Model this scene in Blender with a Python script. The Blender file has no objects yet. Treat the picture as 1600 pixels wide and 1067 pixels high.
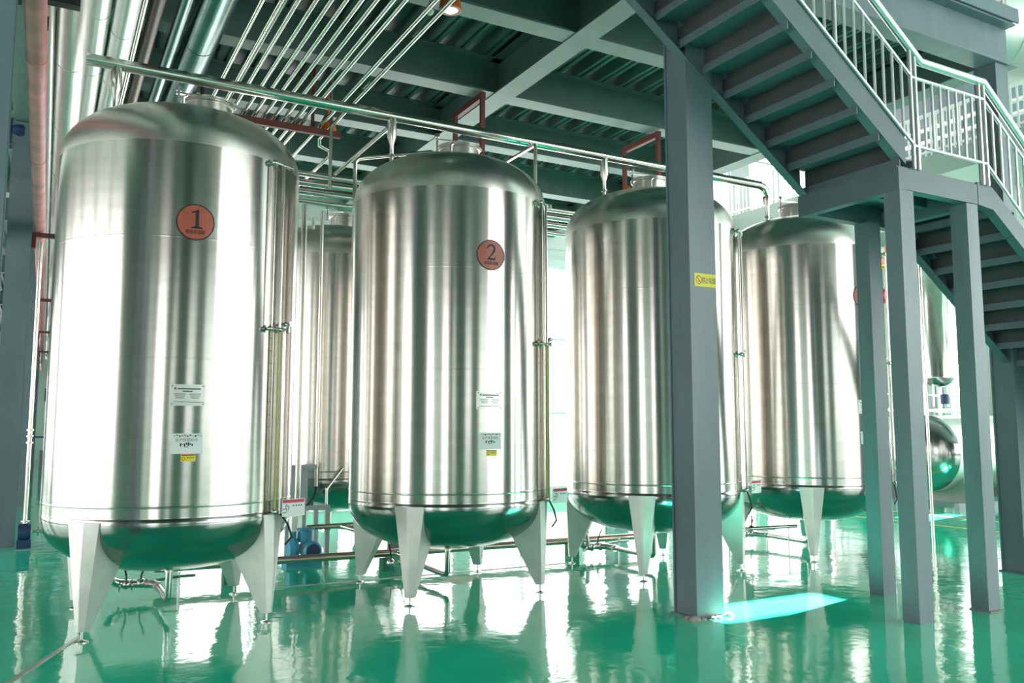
import bpy, bmesh, math, random
from mathutils import Vector, Matrix
random.seed(7)
PI = math.pi
col = bpy.context.scene.collection
scene = bpy.context.scene

# ---------------------------------------------------------------- materials
def new_mat(name):
    m = bpy.data.materials.new(name); m.use_nodes = True
    nt = m.node_tree
    return m, nt, nt.nodes['Principled BSDF']

def noise(nt, scale, detail=3, vec_scale=None, coord='Object'):
    tc = nt.nodes.new('ShaderNodeTexCoord')
    n = nt.nodes.new('ShaderNodeTexNoise'); n.inputs['Scale'].default_value = scale
    n.inputs['Detail'].default_value = detail
    out = tc.outputs[coord]
    if vec_scale:
        mp = nt.nodes.new('ShaderNodeMapping'); mp.inputs['Scale'].default_value = vec_scale
        nt.links.new(out, mp.inputs['Vector']); out = mp.outputs['Vector']
    nt.links.new(out, n.inputs['Vector'])
    return n

def ramp(nt, src, a, b, p0=.3, p1=.7):
    r = nt.nodes.new('ShaderNodeValToRGB')
    r.color_ramp.elements[0].position = p0; r.color_ramp.elements[1].position = p1
    r.color_ramp.elements[0].color = a; r.color_ramp.elements[1].color = b
    nt.links.new(src, r.inputs['Fac'])
    return r

def c4(c): return (c[0], c[1], c[2], 1)

def paint(name, c, rough=.5, metal=0., var=.12, scale=3., bump=0., bscale=40., vs=None, spec=.5):
    m, nt, b = new_mat(name)
    b.inputs['Metallic'].default_value = metal; b.inputs['Roughness'].default_value = rough
    b.inputs['Specular IOR Level'].default_value = spec
    n = noise(nt, scale, 4, vs)
    r = ramp(nt, n.outputs['Fac'], c4([x*(1-var) for x in c]), c4([min(1, x*(1+var)) for x in c]))
    nt.links.new(r.outputs['Color'], b.inputs['Base Color'])
    if bump:
        n2 = noise(nt, bscale, 3, vs)
        bp = nt.nodes.new('ShaderNodeBump'); bp.inputs['Strength'].default_value = bump; bp.inputs['Distance'].default_value = .01
        nt.links.new(n2.outputs['Fac'], bp.inputs['Height']); nt.links.new(bp.outputs['Normal'], b.inputs['Normal'])
    return m

def brushed(name, c, rough, aniso):
    """circumferentially brushed stainless steel"""
    m, nt, b = new_mat(name)
    b.inputs['Metallic'].default_value = 1
    b.inputs['Anisotropic'].default_value = aniso
    b.inputs['Anisotropic Rotation'].default_value = ANISO_ROT
    t = nt.nodes.new('ShaderNodeTangent'); t.direction_type = 'RADIAL'; t.axis = 'Z'
    nt.links.new(t.outputs['Tangent'], b.inputs['Tangent'])
    n = noise(nt, 3.0, 5, (1, 1, 6))
    r = ramp(nt, n.outputs['Fac'], c4([x*.93 for x in c]), c4([min(1, x*1.04) for x in c]))
    nt.links.new(r.outputs['Color'], b.inputs['Base Color'])
    n3 = noise(nt, 2.0, 4, (1, 1, .4))
    mr = nt.nodes.new('ShaderNodeMapRange'); mr.inputs['To Min'].default_value = rough*.75; mr.inputs['To Max'].default_value = rough*1.3
    nt.links.new(n3.outputs['Fac'], mr.inputs['Value']); nt.links.new(mr.outputs['Result'], b.inputs['Roughness'])
    # slight panel waviness: vertical ripples in the rolled sheet
    n2 = noise(nt, 2.6, 2, (1, 1, .06))
    bp = nt.nodes.new('ShaderNodeBump'); bp.inputs['Strength'].default_value = .15; bp.inputs['Distance'].default_value = .02
    nt.links.new(n2.outputs['Fac'], bp.inputs['Height']); nt.links.new(bp.outputs['Normal'], b.inputs['Normal'])
    return m

def emis(name, c, s):
    m, nt, b = new_mat(name)
    b.inputs['Base Color'].default_value = (.8, .8, .8, 1)
    b.inputs['Emission Color'].default_value = c4(c); b.inputs['Emission Strength'].default_value = s
    b.inputs['Roughness'].default_value = .3
    return m

ANISO_ROT = .25
M = {}
M['shell'] = brushed('brushed_stainless', (.65, .61, .575), .19, .8)
M['dome'] = brushed('dome_stainless', (.73, .69, .655), .30, .35)
M['bottom'] = paint('darkened_stainless', (.36, .37, .36), .16, 1, .05, 4, .1, 2)  # steel darkened in colour for the shaded floor the tank bottoms reflect
M['leg'] = paint('leg_stainless', (.78, .72, .71), .42, .65, .08, 6, .05, 60)
M['pipe'] = paint('polished_pipe_steel', (.72, .69, .64), .18, 1, .06, 5)
M['fitting'] = paint('fitting_steel', (.62, .6, .57), .25, 1, .08, 9)
M['clad'] = paint('aluminium_cladding', (.84, .83, .82), .38, .9, .05, 3, .12, 6)
M['clad_dark'] = paint('dark_pipe_cladding', (.20, .30, .29), .25, 1, .15, 3, .1, 5)
M['steel_paint'] = paint('blue_grey_steel_paint', (.16, .205, .24), .38, 0, .10, 5, .12, 90, (1, 1, .25))
M['deck_paint'] = paint('deck_steel_paint', (.115, .19, .175), .5, 0, .10, 4, .15, 60)
M['deck'] = paint('deck_sheet', (.12, .19, .18), .5, .0, .15, 3)
M['deck_rib'] = M['deck']
M['stair'] = paint('stair_steel_paint', (.13, .17, .20), .42, 0, .08, 3, .08, 70)
M['riser'] = paint('riser_dark_grey', (.075, .075, .082), .6, 0, .1, 4)  # even colour, darker than treads and lips
M['rail'] = paint('railing_steel', (.88, .86, .87), .28, .8, .03, 5)
M['rail_white'] = paint('white_railing_paint', (.85, .85, .85), .4, 0, .02, 5)
M['red_iron'] = paint('red_oxide_steel', (.16, .035, .028), .55, 0, .15, 9)
M['red'] = paint('red_enamel', (.55, .04, .04), .4, 0, .08, 6)
M['pink'] = paint('faded_red_pipe_paint', (.85, .25, .27), .5, 0, .2, 5, .02, 30)
M['redbrown'] = paint('brown_pipe_paint', (.20, .085, .08), .4, 0, .12, 6)
M['wall'] = paint('pale_siding', (.82, .83, .82), .5, 0, .03, 1)
M['wall_panel'] = paint('pale_green_siding', (.27, .35, .32), .5, 0, .04, 1)
M['frame'] = paint('window_frame_paint', (.72, .78, .76), .4, 0, .03, 5)
M['roof'] = paint('roof_sheet', (.55, .58, .58), .6, 0, .05, 1)
M['white'] = paint('white_card', (.85, .85, .86), .5, 0, .02, 10)
M['plate'] = paint('nameplate_alloy', (.78, .77, .75), .35, .6, .04, 12)
M['black'] = paint('black_print', (.01, .013, .013), .5, 0, .05, 10)
M['ink'] = paint('grey_print', (.12, .14, .13), .5, 0, .05, 10)
M['sign_red'] = paint('sign_orange_red', (.45, .10, .07), .35, 0, .12, 12)
M['sign_rim'] = paint('sign_dark_rim', (.035, .02, .015), .4, 0, .1, 12)
M['yellow'] = paint('yellow_vinyl', (.85, .72, .03), .4, 0, .04, 12)
M['redprint'] = paint('red_print', (.6, .03, .02), .5, 0, .05, 12)
M['tagred'] = paint('tag_red_print', (.62, .05, .10), .5, 0, .05, 12)
M['blue'] = paint('blue_machine_paint', (.07, .36, .56), .35, 0, .12, 12)
M['darkblue'] = paint('dark_blue_machine_paint', (.02, .05, .15), .4, 0, .12, 12)
M['rubber'] = paint('black_rubber', (.015, .017, .02), .45, 0, .1, 12)
M['orange'] = paint('orange_enamel', (.75, .16, .02), .4, 0, .1, 12)
M['frame_grey'] = paint('pump_frame_grey', (.30, .32, .36), .4, 0, .06, 8)
M['frame_pale'] = paint('pale_frame_paint', (.55, .57, .62), .4, 0, .06, 8)
M['pipe_warm'] = paint('warm_toned_pipe_steel', (.62, .48, .40), .25, .9, .08, 8)
M['concrete'] = paint('mortar', (.42, .38, .34), .8, 0, .25, 30, .5, 60)
M['yelline'] = paint('floor_line_yellow', (.70, .55, .12), .25, 0, .08, 8)
M['sight'] = paint('sight_tube_yellow_green', (.42, .46, .10), .2, 0, .08, 8)
M['greenstand'] = paint('green_stand', (.02, .22, .13), .4, 0, .1, 8)
M['taupe'] = paint('saddle_taupe', (.28, .26, .24), .6, 0, .05, 8)
M['trimline'] = paint('floor_trim_metal', (.42, .45, .42), .35, .6, .15, 18)
M['pane'] = emis('daylight_window_pane', (1., .975, .955), 3.7)
M['pane_soft'] = emis('soft_window_pane', (.97, 1.0, .99), 1.6)  # dimmer glow for unseen windows, softens the tank reflections
M['lamp'] = emis('lamp_lens', (.75, 1, .9), .9)
M['lamp_off'] = paint('white_lens', (.8, .82, .8), .3, 0, .02, 5)

def floor_mat():
    m, nt, b = new_mat('green_epoxy_floor')
    n = noise(nt, .9, 5)
    r = ramp(nt, n.outputs['Fac'], (.02, .56, .34, 1), (.03, .68, .43, 1), .3, .7)
    nt.links.new(r.outputs['Color'], b.inputs['Base Color'])
    b.inputs['Roughness'].default_value = .07
    b.inputs['IOR'].default_value = 1.5
    b.inputs['Coat Weight'].default_value = .3; b.inputs['Coat Roughness'].default_value = .03
    n2 = noise(nt, 1.6, 4); n3 = noise(nt, 14, 3)
    ad = nt.nodes.new('ShaderNodeMath'); ad.operation = 'MULTIPLY_ADD'
    nt.links.new(n3.outputs['Fac'], ad.inputs[0]); ad.inputs[1].default_value = .10; nt.links.new(n2.outputs['Fac'], ad.inputs[2])
    bp = nt.nodes.new('ShaderNodeBump'); bp.inputs['Strength'].default_value = .5; bp.inputs['Distance'].default_value = .018
    nt.links.new(ad.outputs[0], bp.inputs['Height'])
    nt.links.new(bp.outputs['Normal'], b.inputs['Normal']); nt.links.new(bp.outputs['Normal'], b.inputs['Coat Normal'])
    return m
M['floor'] = floor_mat()

# ---------------------------------------------------------------- mesh builder
class MB:
    def __init__(s): s.v = []; s.f = []
    def add(s, vs, fs):
        o = len(s.v); s.v += [tuple(v) for v in vs]; s.f += [tuple(i+o for i in f) for f in fs]; return s
    def box(s, x0, x1, y0, y1, z0, z1):
        return s.add([(x, y, z) for x in (x0, x1) for y in (y0, y1) for z in (z0, z1)],
                     [(0, 1, 3, 2), (4, 6, 7, 5), (0, 4, 5, 1), (2, 3, 7, 6), (0, 2, 6, 4), (1, 5, 7, 3)])
    def prism(s, poly, axis, a, b):
        """poly in the two other axes, extruded from a to b along axis"""
        n = len(poly); vs = []
        for t in (a, b):
            for p in poly:
                if axis == 'x': vs.append((t, p[0], p[1]))
                elif axis == 'y': vs.append((p[0], t, p[1]))
                else: vs.append((p[0], p[1], t))
        fs = [tuple(range(n)), tuple(range(2*n-1, n-1, -1))]
        fs += [(i, i+n, (i+1) % n+n, (i+1) % n) for i in range(n)]
        return s.add(vs, fs)
    def bar(s, p, q, w, h, up=(0, 0, 1)):
        p = Vector(p); q = Vector(q); d = (q-p).normalized(); up = Vector(up)
        if abs(d.dot(up)) > .99: up = Vector((0, 1, 0))
        sd = d.cross(up).normalized(); u = sd.cross(d)
        vs = [t+sd*a*w/2+u*b*h/2 for t in (p, q) for a, b in ((-1, -1), (1, -1), (1, 1), (-1, 1))]
        return s.add(vs, [(0, 1, 2, 3), (7, 6, 5, 4), (0, 4, 5, 1), (1, 5, 6, 2), (2, 6, 7, 3), (3, 7, 4, 0)])
    def tube(s, pts, r, n=12, caps=True):
        pts = [Vector(p) for p in pts]; rs = r if isinstance(r, (list, tuple)) else [r]*len(pts)
        d0 = (pts[1]-pts[0]).normalized()
        ref = Vector((0, 0, 1)) if abs(d0.z) < .9 else Vector((1, 0, 0))
        u = d0.cross(ref).normalized(); rings = []
        for i, p in enumerate(pts):
            a = (pts[i]-pts[i-1]).normalized() if i else d0
            b = (pts[i+1]-pts[i]).normalized() if i < len(pts)-1 else a
            t = (a+b)
            t = t.normalized() if t.length > 1e-6 else a
            u = (u-t*u.dot(t)).normalized(); w = t.cross(u)
            k = 1/max(.5, a.dot(t))
            bend = (b-a)
            ring = []
            for j in range(n):
                an = 2*PI*j/n; o = (u*math.cos(an)+w*math.sin(an))*rs[i]
                if bend.length > 1e-6:
                    bn = bend.normalized(); o += bn*(o.dot(bn))*(k-1)
                ring.append(p+o)
            rings.append(ring)
        vs = [v for rg in rings for v in rg]; fs = []
        for i in range(len(pts)-1):
            for j in range(n):
                fs.append((i*n+j, i*n+(j+1) % n, (i+1)*n+(j+1) % n, (i+1)*n+j))
        if caps:
            fs.append(tuple(range(n-1, -1, -1))); fs.append(tuple((len(pts)-1)*n+j for j in range(n)))
        return s.add(vs, fs)
    def cyl(s, p, q, r, n=20, r2=None): return s.tube([p, q], [r, r if r2 is None else r2], n)
    def lathe(s, prof, c=(0, 0, 0), n=64, axis='z'):
        vs = []; rings = []
        for (r, z) in prof:
            if r < 1e-5: rings.append([len(vs)]); vs.append((0, 0, z)); continue
            rings.append(list(range(len(vs), len(vs)+n)))
            for j in range(n):
                a = 2*PI*j/n; vs.append((r*math.cos(a), r*math.sin(a), z))
        fs = []
        for A, B in zip(rings, rings[1:]):
            for j in range(n):
                k = (j+1) % n
                if len(A) == 1 and len(B) == 1: continue
                if len(A) == 1: fs.append((A[0], B[k], B[j]))
                elif len(B) == 1: fs.append((A[j], A[k], B[0]))
                else: fs.append((A[j], A[k], B[k], B[j]))
        out = []
        for (x, y, z) in vs:
            if axis == 'x': x, y, z = z, x, y
            elif axis == 'y': x, y, z = y, z, x
            out.append((x+c[0], y+c[1], z+c[2]))
        return s.add(out, fs)
    def sphere(s, c, r, n=16, sz=1):
        return s.lathe([(r*math.sin(PI*i/10), -r*sz*math.cos(PI*i/10)) for i in range(11)], c, n)

ORG = {}
def link(o): col.objects.link(o); return o
def mk(name, mb, mat, parent=None, org=None, smooth=True, ang=35):
    """one mesh object. Coordinates are world ones unless the parent is local (org given for parent)."""
    me = bpy.data.meshes.new(name)
    if parent is not None: off = ORG.get(parent.name, Vector((0, 0, 0)))
    elif org is not None: off = Vector(org)
    else:
        xs = [v[0] for v in mb.v]; ys = [v[1] for v in mb.v]; zs = [v[2] for v in mb.v]
        off = Vector(((min(xs)+max(xs))/2, (min(ys)+max(ys))/2, min(zs)))
    me.from_pydata([(v[0]-off.x, v[1]-off.y, v[2]-off.z) for v in mb.v], [], mb.f)
    bm = bmesh.new(); bm.from_mesh(me); bmesh.ops.recalc_face_normals(bm, faces=bm.faces); bm.to_mesh(me); bm.free()
    me.materials.append(mat if not isinstance(mat, str) else M[mat])
    if smooth:
        me.polygons.foreach_set('use_smooth', [True]*len(me.polygons))
        me.set_sharp_from_angle(angle=math.radians(ang))
    o = link(bpy.data.objects.new(name, me))
    if parent is not None:
        o.parent = parent; ORG[o.name] = off
    else:
        o.location = off; ORG[o.name] = off
    return o
def thing(name, loc, label, cat, group=None):
    o = link(bpy.data.objects.new(name, None)); o.location = loc; o.empty_display_size = .2
    ORG[o.name] = Vector(loc); return tag(o, label, cat, group)
def tag(o, label, cat, group=None, kind=None):
    o['label'] = label; o['category'] = cat
    if group: o['group'] = group
    if kind: o['kind'] = kind
    return o
def single(name, mb, mat, label, cat, group=None, **k):
    return tag(mk(name, mb, mat, **k), label, cat, group)
def struct(name, mb, mat, parent=None, **k):
    o = mk(name, mb, mat, parent, **k)
    if parent is None: o['kind'] = 'structure'
    return o
def copy_tree(o, parent=None):
    c = o.copy(); link(c); c.parent = parent
    for ch in list(o.children): copy_tree(ch, c)
    return c

FONT = None
def text_mb(body, size, xform, depth=0.0):
    """flat text outline turned into mesh verts, each vertex mapped by xform(x, y)"""
    cu = bpy.data.curves.new('txt', 'FONT'); cu.body = body; cu.size = size; cu.align_x = 'CENTER'; cu.align_y = 'CENTER'
    cu.resolution_u = 3
    o = bpy.data.objects.new('txt', cu); col.objects.link(o)
    dg = bpy.context.evaluated_depsgraph_get(); dg.update()
    me = bpy.data.meshes.new_from_object(o.evaluated_get(dg))
    mb = MB().add([xform(v.co.x, v.co.y) for v in me.vertices], [tuple(p.vertices) for p in me.polygons])
    bpy.data.objects.remove(o); bpy.data.curves.remove(cu); bpy.data.meshes.remove(me)
    return mb

# ================================================================ THE ROOM
X0, X1, Y0, Y1, ZT = -9., 31., -11., 15., 12.
struct('floor', MB().box(X0, X1, Y0, 46, -.2, 0), 'floor', smooth=False)
# far wall: siding with a row of big daylight windows
def wall_with_windows(name, axis, pos, a0, a1, ztop, wins, thick=.2, mat='wall', sgn=1):
    mb = MB()
    def b(a, c, z0, z1):
        lo, hi = (pos, pos+thick*sgn) if sgn > 0 else (pos-thick, pos)
        if axis == 'y': mb.box(a, c, lo, hi, z0, z1)
        else: mb.box(lo, hi, a, c, z0, z1)
    zs = sorted(set([0, ztop]+[w[2] for w in wins]+[w[3] for w in wins]))
    for z0, z1 in zip(zs, zs[1:]):
        ws = sorted([(w[0], w[1]) for w in wins if w[2] <= z0 and w[3] >= z1])
        cur = a0
        for w in ws:
            if w[0] > cur+1e-4: b(cur, w[0], z0, z1)
            cur = w[1]
        if cur < a1-1e-4: b(cur, a1, z0, z1)
    return struct(name, mb, mat, smooth=False)
WN = [0]
M['wall_dim'] = paint('grey_block_wall', (.22, .225, .22), .6, 0, .06, 1)  # dark grey for unseen surfaces that the tanks reflect
def window(axis, pos, w, sgn=1, nx=2, nz=3, mat='pane', bar=.05):
    a0, a1, z0, z1 = w; WN[0] += 1
    fr = MB(); pn = MB()
    def bx(mb, a, c, y0, y1, zz0, zz1):
        if axis == 'y': mb.box(a, c, y0, y1, zz0, zz1)
        else: mb.box(y0, y1, a, c, zz0, zz1)
    p0, p1 = (pos+.04*sgn, pos+.12*sgn); p0, p1 = min(p0, p1), max(p0, p1)
    e = .003
    bx(fr, a0+e, a0+bar, p0, p1, z0+e, z1-e); bx(fr, a1-bar, a1-e, p0, p1, z0+e, z1-e)
    bx(fr, a0+bar, a1-bar, p0, p1, z0+e, z0+bar); bx(fr, a0+bar, a1-bar, p0, p1, z1-bar, z1-e)
    for i in range(1, nx):
        x = a0+(a1-a0)*i/nx; bx(fr, x-bar/2, x+bar/2, p0, p1, z0+bar, z1-bar)
    for i in range(1, nz):
        z = z0+(z1-z0)*i/nz; bx(fr, a0+bar, a1-bar, p0+.01, p1-.01, z-bar/2, z+bar/2)
    f = struct('window_%d' % WN[0], fr, 'frame', smooth=False)
    q = (pos+.07*sgn, pos+.09*sgn)
    bx(pn, a0+bar, a1-bar, min(q), max(q), z0+bar, z1-bar)
    struct('window_pane', pn, mat, f, smooth=False)
far = [(a, a+2.35, .25, 4.9) for a in (2.05, 4.7, 7.35, 10.0, 12.65, 15.3)] + [(a, a+2.2, .25, 4.9) for a in (22.6, 25.2, 27.8)] \
    + [(a, a+4.2, 6.6, 11.2) for a in (10.2, 15.0)]
wall_with_windows('wall_back', 'y', Y1, .9, X1, ZT, far)
for w in far: window('y', Y1, w, 1, 2 if w[3] < 6 else 4, 3)
# left wall
lw = [(a, a+2.6, .4, 4.9) for a in (-6.5, 1.4, 4.3, 7.2, 10.1, 13.0, 17.5, 22, 27)]
wall_with_windows('wall_left', 'x', X0, Y0, 46, ZT, lw, sgn=-1)
struct('added_dark_panel', MB().box(X0+.001, X0+.03, -3.7, 1.3, .0, 5.9), 'wall_dim', smooth=False)  # added panel, unseen, gives the tanks a dark band to reflect
for w in lw: window('x', X0, w, -1, 2, 3)
# wall behind the photographer
nw = [(-8.2, -5.2, .6, 4.9), (-3.3, -2.2, 1.0, 4.4), (1.2, 3.4, 1.0, 4.4), (6, 9.6, 1, 4.8), (9.9, 16.2, 1, 9.6), (16.4, 22.8, 1, 9.6), (23, 30, 1, 9.6)]  # unseen windows, placed and widened for the bright bands on the tanks
wall_with_windows('wall_front', 'y', Y0, X0, X1, ZT, nw, sgn=-1, mat='wall_dim')
for w in nw: window('y', Y0, w, -1, 2, 3, 'pane_soft' if w[0] < 9.8 and w[0] > -5 else 'pane')
rw = [(a, a+3.4, 1., 9.8) for a in (-9.5, -5.5, -1.5, 2.5, 6.5, 10.5)]
wall_with_windows('wall_right', 'x', X1, Y0, Y1, ZT, rw, sgn=1)
for w in rw: window('x', X1, w, 1, 2, 5)
# the corridor wing running away on the left
struct('wall_corridor', MB().box(.9, 1.1, 15.2, 46, 0, 6.0), 'wall', smooth=False)
cw = [(-5.5, -1.2, .3, 4.2)]
wall_with_windows('wall_end', 'y', 46, X0, 1.1, ZT, cw)
window('y', 46, cw[0], 1, 3, 3)

# roof with made-up openings, cut where the sun patches on the floor need them
SUN = Vector((.75, .16, .90))
def hole(px0, px1, py0, py1):
    t = ZT/SUN.z
    return (px0+SUN.x*t, px1+SUN.x*t, py0+SUN.y*t, py1+SUN.y*t)
holes = [hole(4.7, 6.3, 5.08, 5.58), hole(10.6, 11.5, 8.1, 8.5), hole(12.6, 14.0, 8.7, 9.5)]
rf = MB(); ys = sorted(set([Y0, 46.2]+[h[2] for h in holes]+[h[3] for h in holes]))
for a, b in zip(ys, ys[1:]):
    hs = sorted([h for h in holes if h[2] <= a+1e-6 and h[3] >= b-1e-6]); cur = X0-.2
    for h in hs:
        rf.box(cur, h[0], a, b, ZT, ZT+.15); cur = h[1]
    rf.box(cur, X1+.2, a, b, ZT, ZT+.15)
struct('ceiling_roof', rf, 'roof', smooth=False)

# corrugated deck over the tank bays
def deck(x0, x1, y0, y1, z=5.98):
    p = .34; vs = []; n0 = math.floor(x0/p); x = n0*p; pts = []
    while x < x1+p:
        for dx, dz in ((0, .13), (.17, .13), (.19, 0), (.235, 0), (.24, .03), (.27, .03), (.275, 0), (.32, 0)):
            xx = x+dx+.12
            if x0 <= xx <= x1: pts.append((xx, z+dz))
        x += p
    pts = [(x0, z+.13)]+pts+[(x1, z+.13), (x1, z+.16), (x0, z+.16)]
    return MB().prism(pts, 'y', y0, y1)
for nm, a in (('ceiling', (-9, 2.5, Y0, 5.2)), ('ceiling_deck', (-9, 9.3, 5.2, 15.0)), ('ceiling_corridor', (-9, .9, 15.2, 46))):
    struct(nm, deck(*a), 'deck', smooth=False)

def ibeam(axis, a, b, c, z0, z1, w=.27, tf=.02, tw=.012):
    """I section running along axis, centred at c in the other horizontal axis"""
    h = w/2
    poly = [(c-h, z0), (c+h, z0), (c+h, z0+tf), (c+tw, z0+tf), (c+tw, z1-tf), (c+h, z1-tf), (c+h, z1), (c-h, z1), (c-h, z1-tf), (c-tw, z1-tf), (c-tw, z0+tf), (c-h, z0+tf)]
    return MB().prism(poly, axis, a, b)
BZ0, BZ1 = 5.52, 5.975
mainx = [(4.71, 'main ceiling I-beam running away above the second and third tanks'),
         (9.14, 'ceiling I-beam running away along the bright right edge of the deck'),
         (-.39, 'ceiling I-beam running away above the row of left columns')]
for x, lab in mainx:
    single('steel_beam', ibeam('y', 5.42 if x > 0 else -10.9, 14.98, x, BZ0-.01, BZ1), 'deck_paint', lab, 'beam', smooth=False)
rows = ['nearest', 'second', 'third', 'fourth', 'fifth']
for k, y in enumerate((7.05, 8.83, 10.56, 12.3, 14.05)):
    for (a, b, nm) in ((-8.9, -.41, 'left of the left columns'), (-.37, 4.69, 'between the left columns and the main beam'), (4.73, 9.12, 'between the main beam and the deck edge')):
        single('cross_beam', ibeam('x', a, b, y, BZ0+.0, BZ1, .25), 'deck_paint', '%s green-grey cross beam under the deck, %s' % (rows[k], nm), 'beam', 'cross beams under the corrugated deck', smooth=False)
single('edge_beam', ibeam('x', -8.9, 9.27, 5.29, 5.47, BZ1, .25), 'steel_paint', 'blue-grey edge beam of the upper floor behind the stair', 'beam', smooth=False)
for k, y in enumerate((-7, -3.5, 0., 3.4)):
    single('cross_beam', ibeam('x', -8.9, 2.48, y, BZ0, BZ1, .25), 'deck_paint', 'cross beam of the deck over the photographer, row %s' % rows[k], 'beam', 'cross beams under the corrugated deck', smooth=False)
for y in (19.16, 25.67, 32.4):
    single('corridor_beam', ibeam('x', -8.9, .88, y-.2, BZ0, BZ1, .25), 'deck_paint', 'cross beam over the left corridor beyond the tank hall', 'beam', 'beams over the far corridor', smooth=False)

# columns
def column(x0, x1, y0, y1, z1, label, base=True, mat='steel_paint', group='grey steel building columns', chips=False):
    t = thing('steel_column', ((x0+x1)/2, (y0+y1)/2, 0), label, 'column', group)
    tw = .02; d = .03
    mb = MB().box(x0, x1, y0, y0+tw, 0, z1).box(x0, x1, y1-tw, y1, 0, z1)
    mb.box(x0+.012, x1-.012, y0+tw, y1-tw, 0, z1)
    mk('column_shaft', mb, mat, t, smooth=False)
    if base: mk('base_plate', MB().box(x0-.02, x1+.02, y0-.02, y1+.02, 0, .012), mat, t, smooth=False)
    return t
tm = column(4.57, 4.85, 5.26, 5.54, 5.47-.001, 'wide grey steel column with the yellow no-smoking sticker, in front of tank three')
c1 = column(-.53, -.25, 5.26, 5.54, 5.469, 'grey steel column cut by the top left corner of the photo')
for y, s in ((12.66, 'broad grey column at the left edge, nearest of the receding row'), (19.16, 'second grey column receding down the left corridor'), (25.67, 'third grey column receding down the left corridor'), (32.4, 'fourth grey column receding down the left corridor'), (39, 'farthest grey column down the left corridor')):
    column(-.53, -.25, y-.14, y+.14, 5.50 if y < 15 else 5.97, s)
column(8.90, 9.12, 5.2, 5.45, 5.469, 'tall dark grey corner column behind the lower stair flight at the right edge')
column(9.0, 9.28, 12.5, 12.8, 5.50, 'grey column under the deck edge behind the fourth tank')
# mortar crumbs at the foot of the wide column
for i, (cx, cy, r) in enumerate(((4.50, 5.30, .035), (4.53, 5.24, .045), (4.60, 5.225, .03), (4.70, 5.215, .028), (4.75, 5.21, .03), (4.90, 5.25, .04), (4.93, 5.30, .025))):
    mb = MB(); bmv = []
    mb.lathe([(0, 0), (r, .0), (r*.8, r*.5), (r*.3, r*.75), (0, r*.7)], (cx, cy, 0), 7)
    mb.v = [(x+random.uniform(-.2, .2)*r, y+random.uniform(-.2, .2)*r, max(0, z)) for x, y, z in mb.v]
    single('mortar_chip', mb, 'concrete', 'small crumb of brown mortar at the foot of the wide grey column', 'rubble', 'mortar crumbs at the column foot', smooth=False)
# no smoking sticker: part of the column
st = mk('warning_sticker', MB().box(4.615, 4.849, 5.257, 5.2595, 2.655, 2.765), 'yellow', tm, smooth=False)
st['label'] = 'yellow no-smoking sticker'
yy = 5.2562
rg = MB(); cx, cz = 4.662, 2.71
for i in range(28):
    a, b = 2*PI*i/28, 2*PI*(i+1)/28
    rg.add([(cx+r*math.cos(t), yy, cz+r*1.15*math.sin(t)) for r, t in ((.026, a), (.032, a), (.032, b), (.026, b))], [(0, 1, 2, 3)])
rg.bar((cx-.021, yy, cz+.023), (cx+.021, yy, cz-.023), .001, .006, (1, 0, 1))
rg.bar((cx-.006, yy, cz-.016), (cx+.014, yy, cz-.006), .001, .006, (0, 0, 1))
mk('prohibition_ring', rg, 'redprint', st, smooth=False)
mk('lettering', text_mb('禁止吸烟', .046, lambda x, y: (4.768+x*.82, yy, 2.706+y*1.25)), 'black', st, smooth=False)

# ================================================================ TANKS
R = .94
ZB, ZBS, ZTS, ZTT = .385, .85, 3.62, 4.12
def ell(n, r, z0, z1, rev=False):
    """quarter superellipse from axis (z1) to rim (z0)"""
    out = []
    for i in range(n+1):
        t = PI/2*i/n
        out.append((r*math.sin(t)**.84 if i else 0, z0+(z1-z0)*max(0, math.cos(t))**.86))
    return out
def arcpatch(mb, rad, a0, a1, z0, z1, n=8):
    vs = []; fs = []
    for i in range(n+1):
        a = a0+(a1-a0)*i/n
        vs += [(rad*math.cos(a), rad*math.sin(a), z0), (rad*math.cos(a), rad*math.sin(a), z1)]
    for i in range(n): fs.append((2*i, 2*i+2, 2*i+3, 2*i+1))
    return mb.add(vs, fs)
def wrap(rad, ang, z):
    return lambda x, y: (rad*math.cos(ang+x/rad), rad*math.sin(ang+x/rad), z+y)
def slab(rad, ang, z, w, h, th=.004):
    mb = MB(); n = 8; a0, a1 = ang-w/2/rad, ang+w/2/rad
    vs = []; fs = []
    for i in range(n+1):
        a = a0+(a1-a0)*i/n
        for rr, zz in ((rad, z-h/2), (rad+th, z-h/2), (rad+th, z+h/2), (rad, z+h/2)):
            vs.append((rr*math.cos(a), rr*math.sin(a), zz))
    for i in range(n):
        for j in range(4): fs.append((4*i+j, 4*i+4+j, 4*i+4+(j+1) % 4, 4*i+(j+1) % 4))
    fs += [(0, 1, 2, 3), (4*n+3, 4*n+2, 4*n+1, 4*n)]
    return mb.add(vs, fs)
def valve(mb, p, d, s=1.):
    """tri-clamp style needle valve: body along d from p with a stem and handle"""
    p = Vector(p); d = Vector(d).normalized()
    mb.cyl(p, p+d*.10*s, .012*s, 10); mb.cyl(p+d*.025*s, p+d*.035*s, .024*s, 12); mb.cyl(p+d*.075*s, p+d*.085*s, .024*s, 12)
    mb.cyl(p+d*.04*s, p+d*.07*s, .019*s, 10)
    return mb

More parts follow.
